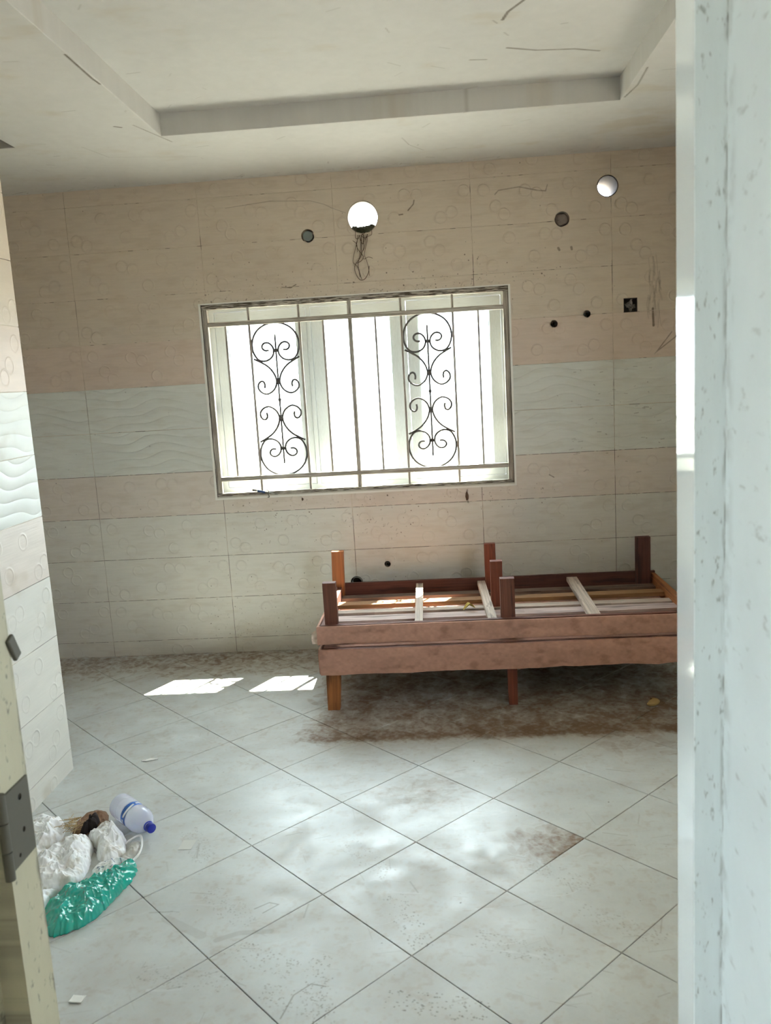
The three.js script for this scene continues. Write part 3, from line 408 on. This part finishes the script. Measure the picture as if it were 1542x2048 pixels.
function board(w, h, d, mat, parent, name, pos, seed, rot = [0, 0, 0]) { // long edge gets the grain; edges slightly waney
  const long = Math.max(w, h, d), ax = long === w ? 0 : long === h ? 1 : 2, seg = Math.max(2, Math.round(long / 0.03));
  const g = new THREE.BoxGeometry(w, h, d, ax === 0 ? seg : 2, ax === 1 ? seg : 2, ax === 2 ? seg : 2), p = g.attributes.position, uv = g.attributes.uv;
  for (let i = 0; i < p.count; i++) {
    const l = p.getComponent(i, ax), o = [0, 1, 2].filter((k) => k !== ax); uv.setXY(i, l / 1.2 + seed * 0.37, (p.getComponent(i, o[0]) + p.getComponent(i, o[1])) / 0.22 + seed * 0.19);
    for (const k of o) { const q = p.getComponent(i, k); p.setComponent(i, k, q * (1 + 0.07 * (fbm(l * 9 + seed * 5.1, seed * 3 + (q > 0 ? 4 : 0) + k, 3) - 0.5))); }
  }
  g.computeVertexNormals(); const m = mesh(name, g, mat, parent); m.position.set(...pos); m.rotation.set(...rot); return m;
}
function coverPanel(len, h, t, seed, ragged) { // cloth wrapped round a rail: face, folded top edge, wavy hem
  const g = new RoundedBoxGeometry(len, h, t, 3, Math.min(0.006, t / 2.2)); const b = new THREE.BoxGeometry(len, h, t, 150, 10, 4), p = b.attributes.position, uv = b.attributes.uv; g.dispose();
  for (let i = 0; i < p.count; i++) {
    const x = p.getX(i), y = p.getY(i), z = p.getZ(i), e = Math.abs(y) / (h / 2), f = z / (t / 2);
    uv.setXY(i, x / 1.8 + seed * 0.23, (y + z) / 0.45 + seed * 0.1);
    const rag = (y < 0 ? ragged : 0.35 * ragged) * (fbm(x * 9 + seed, y > 0 ? 1 : 7, 4) - 0.5) * e * e;
    p.setXYZ(i, x, y + rag, z * (1 - 0.25 * Math.pow(e, 6)) + (f > 0 ? 0.005 * (fbm(x * 11 + seed * 2, y * 26, 3) - 0.5) : 0));
  }
  b.computeVertexNormals(); return b;
}
{
  const X0 = 1.405, X1 = 3.16, ZF = 0.955, ZB = 0.14, L = X1 - X0, xm = (X0 + X1) / 2;
  // lower base, on its legs
  let t = thing('bed_base', 'wooden bed base with brown cloth sides standing on its legs on the floor', 'bed base', [xm, 0, 0.55]);
  const P = (x, y, z) => [x - xm, y, z - 0.55];
  const legs = [[1.449, ZF - 0.035, 0.067, W.orange, -0.02], [2.3, ZF - 0.03, 0.046, W.red, 0], [3.11, ZF - 0.035, 0.06, W.red, 0], [1.43, 0.18, 0.06, W.red, 0], [2.28, 0.18, 0.05, W.red, 0], [3.1, 0.18, 0.06, W.red, 0]];
  legs.forEach(([x, z, w, m, lean], i) => { const l = board(w, 0.31, 0.042, m, t, 'leg', P(x, 0.1552, z), i + 1, [0, 0, 0]); l.geometry.attributes.position.array.forEach((v, k, a) => { if (k % 3 === 0 && a[k + 1] < 0) a[k] *= 1 + a[k + 1] * 0.8; if (k % 3 === 0) a[k] -= lean * a[k + 1] * 2; }); });
  board(L, 0.1, 0.024, W.brown, t, 'side_rail', P(xm, 0.262, ZF - 0.0), 3); board(L, 0.1, 0.024, W.brown, t, 'side_rail', P(xm, 0.262, ZB + 0.012), 4);
  for (const x of [X0 + 0.012, X1 - 0.012]) board(0.024, 0.1, ZF - ZB - 0.03, W.brown, t, 'end_rail', P(x, 0.262, (ZF + ZB) / 2), 5);
  [0.22, 0.36, 0.5, 0.64, 0.78].forEach((z, i) => board(L - 0.06, 0.018, 0.08, W.dark, t, 'slat', P(xm, 0.303, z), i + 9));
  const c1 = mesh('cloth_cover', coverPanel(L + 0.012, 0.122, 0.018, 3, 0.014), cloth, t); c1.position.set(...P(xm, 0.257, ZF + 0.028)); c1.rotation.z = 0.002;
  const c2 = mesh('cloth_cover', coverPanel(ZF - ZB + 0.03, 0.12, 0.014, 8, 0.014).rotateY(Math.PI / 2), cloth, t); c2.position.set(...P(X0 - 0.008, 0.256, (ZF + ZB) / 2 + 0.004));
  mesh('cloth_deck', box(L - 0.02, 0.005, ZF - ZB - 0.02), cloth, t).position.set(...P(xm, 0.3155, (ZF + ZB) / 2));
  // upper base, legs in the air
  const yo = 0.332;
  t = thing('bed_base', 'upturned wooden bed base with its legs in the air on top of another', 'bed base', [xm, yo, 0.55]);
  const Q = (x, y, z) => [x - xm, y - yo, z - 0.55];
  const up = [[1.459, ZF - 0.03, 0.061, 0.29, W.brown, 0.0], [1.409, 0.18, 0.066, 0.285, W.orange, -0.03], [2.29, ZF - 0.035, 0.066, 0.275, W.brown, 0], [2.266, 0.55, 0.06, 0.275, W.red, 0], [2.258, 0.18, 0.06, 0.29, W.red, 0], [3.09, 0.18, 0.075, 0.29, W.dark, 0], [3.11, ZF - 0.03, 0.065, 0.28, W.brown, 0]];
  up.forEach(([x, z, w, h, m, lean], i) => board(w, h, 0.04, m, t, 'leg', Q(x, yo + 0.006 + h / 2, z), i + 20, [0, 0, lean]));
  board(L - 0.006, 0.092, 0.022, W.brown, t, 'side_rail', Q(xm, yo + 0.051, ZF - 0.002), 31); board(L, 0.096, 0.022, W.dark, t, 'side_rail', Q(xm, yo + 0.05, ZB + 0.011), 32);
  for (const x of [X0 + 0.012, X1 - 0.012]) board(0.022, 0.085, ZF - ZB - 0.03, x > 2 ? W.orange : W.brown, t, 'end_rail', Q(x, yo + 0.046, (ZF + ZB) / 2), 33);
  [[0.235, 0.07, W.grey, 0.028], [0.415, 0.07, W.tan, 0.042], [0.555, 0.062, W.pale, 0.034], [0.672, 0.092, W.pink, 0.034], [0.83, 0.085, W.pink, 0.034]].forEach(([z, d, m, y], i) => board(L - 0.05, 0.02, d, m, t, 'slat', Q(xm, yo + y, z), i + 40, [0, 0.006 * (i % 2 ? 1 : -1), 0]));
  [[1.866, 0.038, W.pale, 0.012], [2.212, 0.042, W.pale, 0.02], [2.7, 0.056, W.pale, -0.012]].forEach(([x, w, m, ry], i) => board(w, 0.022, ZF - ZB - 0.06, m, t, 'batten', Q(x, yo + 0.072, (ZF + ZB) / 2 - 0.005), i + 50, [0, ry, 0]));
  const c3 = mesh('cloth_cover', coverPanel(L + 0.02, 0.086, 0.014, 12, 0.010), cloth, t); c3.position.set(...Q(xm - 0.004, yo + 0.05, ZF + 0.016)); c3.rotation.z = -0.0025;
  const c4 = mesh('cloth_cover', coverPanel(ZF - ZB + 0.02, 0.084, 0.012, 15, 0.012).rotateY(Math.PI / 2), cloth, t); c4.position.set(...Q(X0 - 0.009, yo + 0.05, (ZF + ZB) / 2 + 0.004));
  { // loose corner flap of the cloth
    const g = new THREE.PlaneGeometry(0.05, 0.085, 14, 14), p = g.attributes.position; for (let i = 0; i < p.count; i++) { const a = (p.getX(i) + 0.025) / 0.05; p.setXYZ(i, p.getX(i) + 0.006 * (fbm(p.getY(i) * 60, 3, 3) - 0.5), p.getY(i) * (1 - 0.35 * (1 - a)) - 0.012 * (1 - a), 0.02 * (1 - a) * (fbm(p.getX(i) * 40, p.getY(i) * 40, 2) - 0.5) - 0.012 * (1 - a)); }
    g.computeVertexNormals(); const f = mesh('cloth_flap', g, std({ color: '#d6c3b2', roughness: 0.95, side: THREE.DoubleSide }), t); f.position.set(...Q(1.392, yo + 0.052, ZF + 0.02)); f.rotation.y = 0.3;
  }
}
{ // dry yellow leaf lying on the slats
  const g = new THREE.CircleGeometry(0.026, 20), p = g.attributes.position; for (let i = 0; i < p.count; i++) { const x = p.getX(i), y = p.getY(i); p.setXYZ(i, x * 1.3, y * (0.62 - 6 * x * Math.sign(x)), 0.012 * Math.cos(x * 90) + 18 * y * y); } g.rotateX(-Math.PI / 2); g.computeVertexNormals();
  const m = tag(mesh('dry_leaf', g, std({ color: '#c2ac5c', roughness: 0.9, side: THREE.DoubleSide })), 'curled yellow scrap lying on the slats of the upturned bed base', 'scrap'); m.position.set(2.12, 0.392, 0.62); m.rotation.y = 0.4;
}

// ---------------------------------------------------------------- rubbish on the floor by the left wall
const ridge = (x, y) => { const q = 1 - Math.abs(2 * noise(x, y) - 1); return q * q; };
const fold = (x, z, s = 0) => { const wx = x + 0.012 * fbm(x * 30 + s, z * 30, 2), wz = z + 0.012 * fbm(x * 30, z * 30 + s + 9, 2); return 0.6 * ridge(wx * 13 + s * 3.1 + 40, wz * 17 + 7) + 0.26 * ridge(wx * 34 + wz * 14 + 3, wz * 30 - wx * 12 + s) + 0.14 * ridge(wx * 70 - wz * 40, wz * 80 + wx * 30 + s + 11); };
function lump(outline, H2, o = {}) { // a crumpled sheet heap over a floor outline (x, z), with its underside closed
  const n = outline.length, cx = outline.reduce((s, p) => s + p[0], 0) / n, cz = outline.reduce((s, p) => s + p[1], 0) / n;
  const curve = new THREE.CatmullRomCurve3(outline.map(([x, z]) => V3(x - cx, 0, z - cz)), true, 'centripetal'), TH = o.th ?? 180, R = o.rings ?? 48, edge = curve.getSpacedPoints(TH), pos = [], idx = [], s = o.seed ?? 0;
  const lay = (sgn) => { for (let i = 0; i <= R; i++) for (let j = 0; j <= TH; j++) { const e = edge[j % TH], q = i / R, jag = 1 + (o.jag ?? 0.05) * (fbm(e.x * 90 + s, e.z * 90, 3) - 0.5) * q, x = e.x * q * jag, z = e.z * q * jag; const f = fold(x * (o.fs ?? 1), z * (o.fs ?? 1), s), b = fbm(x * 22 + s * 7, z * 22, 3); const prof = Math.pow(Math.max(0, 1 - Math.pow(q, o.pow ?? 2.2)), 0.6); const ht = sgn > 0 ? 0.0035 + H2 * prof * (0.3 + 0.75 * b + 0.5 * (f - 0.33)) + 0.011 * (f - 0.3) * (1 - q * 0.5) + (o.lift ? o.lift(x, z) : 0) * prof : 0.0012; const sx = 0.006 * (fold(x + 0.3, z - 0.2, s + 2) - 0.45) * q; pos.push(x + sx, Math.max(sgn > 0 ? 0.003 : 0, ht), z - sx); } };
  lay(1); lay(-1); const N = (R + 1) * (TH + 1);
  for (let k = 0; k < 2; k++) for (let i = 0; i < R; i++) for (let j = 0; j < TH; j++) { const a = k * N + i * (TH + 1) + j, b = a + 1, c = a + TH + 1, d = c + 1; const w = k === 0; if (i) idx.push(...(w ? [a, b, c] : [a, c, b])); idx.push(...(w ? [b, d, c] : [b, c, d])); }
  for (let j = 0; j < TH; j++) { const a = R * (TH + 1) + j, b = a + 1, c = N + a, d = c + 1; idx.push(a, b, c, b, d, c); }
  const g = new THREE.BufferGeometry(); g.setAttribute('position', new THREE.Float32BufferAttribute(pos, 3)); g.setIndex(idx); planarUV(g, 0, 2, 4, 4); g.computeVertexNormals();
  const y = g.attributes.normal; let up = 0; for (let i = 0; i < N; i += 97) up += y.getY(i); if (up < 0) { const id = g.index.array; for (let i = 0; i < id.length; i += 3) { const q = id[i]; id[i] = id[i + 1]; id[i + 1] = q; } g.computeVertexNormals(); }
  return { g, cx, cz };
}
{
  const film = (color, tr, rough, dirt) => phys({ color, roughness: rough, transmission: tr, thickness: 0, specularIntensity: 1, ior: 1.5, ...(dirt ? { map: dirt } : {}) });
  const grimeTex = dataTexture(256, 256, (u, v, c) => { const n = sstep(0.56, 0.75, fbm(u * 9, v * 9, 5)) * 0.2; c[0] = 255 * (1 - n * 0.7); c[1] = 255 * (1 - n * 0.8); c[2] = 255 * (1 - n); });
  const put = (name, outl, h, o, mat, label, cat, y = 0.0005) => { const { g, cx, cz } = lump(outl, h, o); const m = tag(mesh(name, g, mat), label, cat); m.position.set(cx, y, cz); return m; };
  const white = film('#f6f7f6', 0.06, 0.38, grimeTex), clear = film('#e6e3da', 0.45, 0.3, grimeTex);
  put('brown_paper', [[0.600, 1.93], [0.625, 1.885], [0.668, 1.86], [0.7, 1.885], [0.722, 1.93], [0.738, 1.96], [0.722, 1.985], [0.7, 2.0], [0.674, 2.02], [0.637, 2.04]], 0.022, { seed: 7, pow: 3 }, std({ color: '#8d6f58', roughness: 0.95, map: grimeTex }), 'torn brown wrapping paper between the white bags and the bottle', 'paper');
  put('white_bag', [[0.43, 2.02], [0.44, 1.93], [0.472, 1.9], [0.525, 1.922], [0.577, 1.981], [0.595, 2.04], [0.606, 2.085], [0.594, 2.11], [0.572, 2.165], [0.54, 2.19], [0.49, 2.12]], 0.06, { seed: 1, pow: 3, rings: 60, th: 220 }, white, 'dirty white plastic bag crumpled furthest left against the door frame', 'plastic bag');
  put('white_bag', [[0.575, 2.26], [0.6, 2.157], [0.62, 2.12], [0.632, 2.075], [0.661, 2.058], [0.695, 2.069], [0.728, 2.088], [0.752, 2.171], [0.772, 2.242], [0.776, 2.301], [0.76, 2.343], [0.713, 2.36], [0.64, 2.36]], 0.07, { seed: 2, pow: 3, rings: 70, th: 260 }, white, 'large crumpled white plastic bag in the middle of the rubbish heap', 'plastic bag');
  put('white_bag', [[0.7, 2.07], [0.715, 2.018], [0.724, 1.992], [0.74, 1.978], [0.783, 2.0], [0.823, 2.05], [0.849, 2.105], [0.863, 2.158], [0.846, 2.197], [0.808, 2.203], [0.782, 2.18], [0.752, 2.118]], 0.07, { seed: 3, rings: 60, th: 220, jag: 0.12 }, white, 'smooth white plastic bag just below the water bottle', 'plastic bag');
  put('clear_bag', [[0.866, 2.09], [0.889, 2.075], [0.905, 2.1], [0.915, 2.14], [0.907, 2.19], [0.887, 2.213], [0.856, 2.205], [0.868, 2.15]], 0.02, { seed: 4, th: 90, rings: 24 }, clear, 'thin grubby clear plastic bag lying under the bottle cap', 'plastic bag');
  tag(mesh('bag_handle', tube([[-0.036, 0.012, 0.0], [-0.02, 0.02, -0.016], [0.003, 0.022, -0.033], [0.026, 0.018, 0.01], [0.034, 0.012, 0.065], [0.024, 0.008, 0.103]], 0.0042, 40, 6), white), 'looped white bag handle beside the bottle cap', 'bag handle').position.set(0.888, 0.004, 2.108);
  const print = dataTexture(256, 256, (u, v, c) => { const l = sstep(0.62, 0.66, fbm(u * 26, v * 44, 3)); c[0] = 232 - 110 * l; c[1] = 234 - 100 * l; c[2] = 232 - 84 * l; });
  put('printed_wrapper', [[0.795, 2.262], [0.80, 2.22], [0.825, 2.21], [0.862, 2.206], [0.902, 2.208], [0.881, 2.232], [0.877, 2.25], [0.885, 2.285], [0.872, 2.292], [0.83, 2.29]], 0.035, { seed: 5, th: 110, rings: 30 }, phys({ map: print, roughness: 0.4 }), 'white plastic wrapper with grey print next to the green bag', 'wrapper');
  put('white_bag', [[0.6, 2.37], [0.66, 2.365], [0.70, 2.368], [0.728, 2.365], [0.722, 2.39], [0.716, 2.43], [0.72, 2.465], [0.7, 2.48], [0.63, 2.42]], 0.05, { seed: 6, th: 110, rings: 30 }, white, 'small white plastic bag left of the green bag', 'plastic bag');
  put('green_bag', [[0.891, 2.226], [0.918, 2.212], [0.939, 2.247], [0.945, 2.319], [0.928, 2.387], [0.912, 2.458], [0.898, 2.505], [0.86, 2.55], [0.79, 2.58], [0.735, 2.50], [0.728, 2.43], [0.735, 2.385], [0.75, 2.36], [0.79, 2.34], [0.82, 2.31], [0.873, 2.302], [0.888, 2.275]], 0.05, { seed: 11, pow: 5, th: 300, rings: 80, jag: 0.1 }, phys({ color: '#06a893', roughness: 0.22, clearcoat: 0.8, clearcoatRoughness: 0.15 }), 'shiny green plastic bag at the front of the rubbish heap', 'plastic bag');
  // chopped dry straw
  const r = rng(17), straw = []; for (let i = 0; i < 46; i++) { const l = 0.03 + 0.05 * r(); straw.push(new THREE.CylinderGeometry(0.0011, 0.0009, l, 5).rotateZ(1.35 + 0.3 * r()).rotateY(r() * 3.1).translate(0.05 * (r() - 0.5), 0.035 + 0.035 * r(), 0.05 * (r() - 0.5))); }
  const sm = tag(mesh('dry_straw', mergeGeometries(straw), std({ color: '#b39a6c', roughness: 0.95 })), 'tuft of dry straw between the white bags', 'straw'); sm.position.set(0.63, 0, 2.03); sm.userData.kind = 'stuff';
  // black lump put in for the shade of a cavity in the heap
  put('cavity_shade', [[0.672, 1.96], [0.69, 1.955], [0.71, 2.0], [0.712, 2.03], [0.69, 2.05], [0.668, 2.055]], 0.05, { seed: 13, th: 80, rings: 24, jag: 0.9 }, std({ color: '#241c1a', roughness: 1 }), 'black lump painting the shade of a cavity over the brown paper', 'scrap', 0.02);
  // bottle: axis from base (0.745, 1.886) to cap (0.92, 2.049)
  const b = thing('water_bottle', 'empty clear plastic water bottle with blue cap lying on the floor', 'bottle', [0.741, 0.0455, 1.883]);
  const prof = [[0.0, 0.004], [0.028, 0.002], [0.04, 0.006], [0.0435, 0.016], [0.0442, 0.05], [0.0432, 0.058], [0.0442, 0.066], [0.0444, 0.1], [0.042, 0.104], [0.042, 0.138], [0.0444, 0.142], [0.0444, 0.16], [0.043, 0.178], [0.038, 0.197], [0.029, 0.214], [0.02, 0.226], [0.0145, 0.232], [0.0135, 0.25]];
  const lathe = (pts, s = 48) => new THREE.LatheGeometry(pts.map((p) => new THREE.Vector2(...p)), s);
  const body = mesh('body', lathe(new THREE.SplineCurve(prof.map((p) => new THREE.Vector2(...p))).getPoints(80).map((p) => [Math.max(0, p.x), p.y])), phys({ color: '#f4f6ff', roughness: 0.1, transmission: 0.62, thickness: 0, ior: 1.45, side: THREE.DoubleSide }), b);
  const lab = dataTexture(512, 128, (u, v, c) => { const w = Math.abs(v - 0.5 - 0.28 * Math.sin(u * 12.5)) < 0.17 && (u * 4) % 1 > 0.12; const e = w ? [236, 240, 246] : [44, 104, 190]; c[0] = e[0]; c[1] = e[1]; c[2] = e[2]; });
  mesh('label_band', lathe([[0.0428, 0.105], [0.0428, 0.137]]), phys({ map: lab, roughness: 0.4, side: THREE.DoubleSide }), b);
  mesh('cap', lathe([[0, 0.262], [0.0148, 0.262], [0.0158, 0.2605], [0.0158, 0.242], [0.0145, 0.2405], [0, 0.2405]], 32), std({ color: '#14249a', roughness: 0.4 }), b);
  mesh('neck_ring', lathe([[0.0138, 0.233], [0.0172, 0.2335], [0.0172, 0.236], [0.0138, 0.2365]], 32), std({ color: '#1f35b0', roughness: 0.4 }), b);
  b.quaternion.setFromUnitVectors(V3(0, 1, 0), V3(0.175, -0.006, 0.163).normalize()); b.scale.set(1.06, 0.93, 1.06); b.position.add(V3(0.012, 0.003, 0.011)); b.children.forEach((c) => (c.rotation.y = 0.6));
}
// small litter
{
  const scrap = (pts, x, z, label, color, lift = 0.004, y = 0.0015) => { const s = new THREE.Shape(pts.map((p) => new THREE.Vector2(...p))), g = new THREE.ExtrudeGeometry(s, { depth: 0.0006, bevelEnabled: false }).rotateX(-Math.PI / 2), p = g.attributes.position; for (let i = 0; i < p.count; i++) p.setY(i, p.getY(i) + lift * lattice[(i * 37 + Math.floor(Math.abs(x * 999))) & 65535]); g.computeVertexNormals(); const m = tag(mesh('paper_scrap', g, std({ color, roughness: 0.8, side: THREE.DoubleSide })), label, 'paper scrap'); m.position.set(x, y, z); return m; };
  scrap([[-0.035, -0.008], [-0.01, -0.012], [0.012, 0.0], [0.034, 0.004], [0.03, 0.014], [0.0, 0.012], [-0.02, 0.006]], 0.704, 1.428, 'torn white paper strip on the floor beyond the bottle', '#eeece6');
  scrap([[-0.02, -0.012], [0.016, -0.014], [0.018, 0.012], [-0.016, 0.014]], 0.99, 2.83, 'small white paper scrap at the foot of the left door frame', '#e4e4de');
  scrap([[-0.024, -0.03], [0.022, -0.03], [0.024, 0.03], [-0.022, 0.03]], 1.066, 2.099, 'pale square of film stuck to the floor right of the bottle', '#cfd0c8', 0.0006, 0.0008);
  const g = new THREE.SphereGeometry(0.03, 24, 14, 0, 4.2), p = g.attributes.position; for (let i = 0; i < p.count; i++) p.setXYZ(i, p.getX(i) * 1.3 + 0.004 * lattice[i * 3], p.getY(i) * 0.5, p.getZ(i)); g.computeVertexNormals();
  const h = tag(mesh('dry_husk', g, std({ color: '#a88f60', roughness: 0.9, side: THREE.DoubleSide })), 'dry brown husk on the floor at far right near the frames', 'husk'); h.position.set(2.93, 0.015, 1.0); h.rotation.y = 0.7;
}
// two mud lumps under the window
for (const [x, y, s, label] of [[2.152, 0.87, 0.013, 'dark mud nest below the right end of the window sill'], [1.208, 0.9, 0.0075, 'small dark mud lump below the left part of the sill']]) {
  const g = new THREE.IcosahedronGeometry(s, 3), p = g.attributes.position; for (let i = 0; i < p.count; i++) { const k = 0.7 + 0.6 * fbm(p.getX(i) * 160 + 5, p.getY(i) * 160 + p.getZ(i) * 90, 3); p.setXYZ(i, p.getX(i) * k * 0.7, p.getY(i) * k * (s > 0.01 ? 2 : 1.2), p.getZ(i) * k * 0.45); } g.computeVertexNormals();
  tag(mesh('mud_lump', g, std({ color: '#5a4738', roughness: 1 })), label, 'mud nest').position.set(x, y, 0.003);
}

renderer.render(scene, camera);
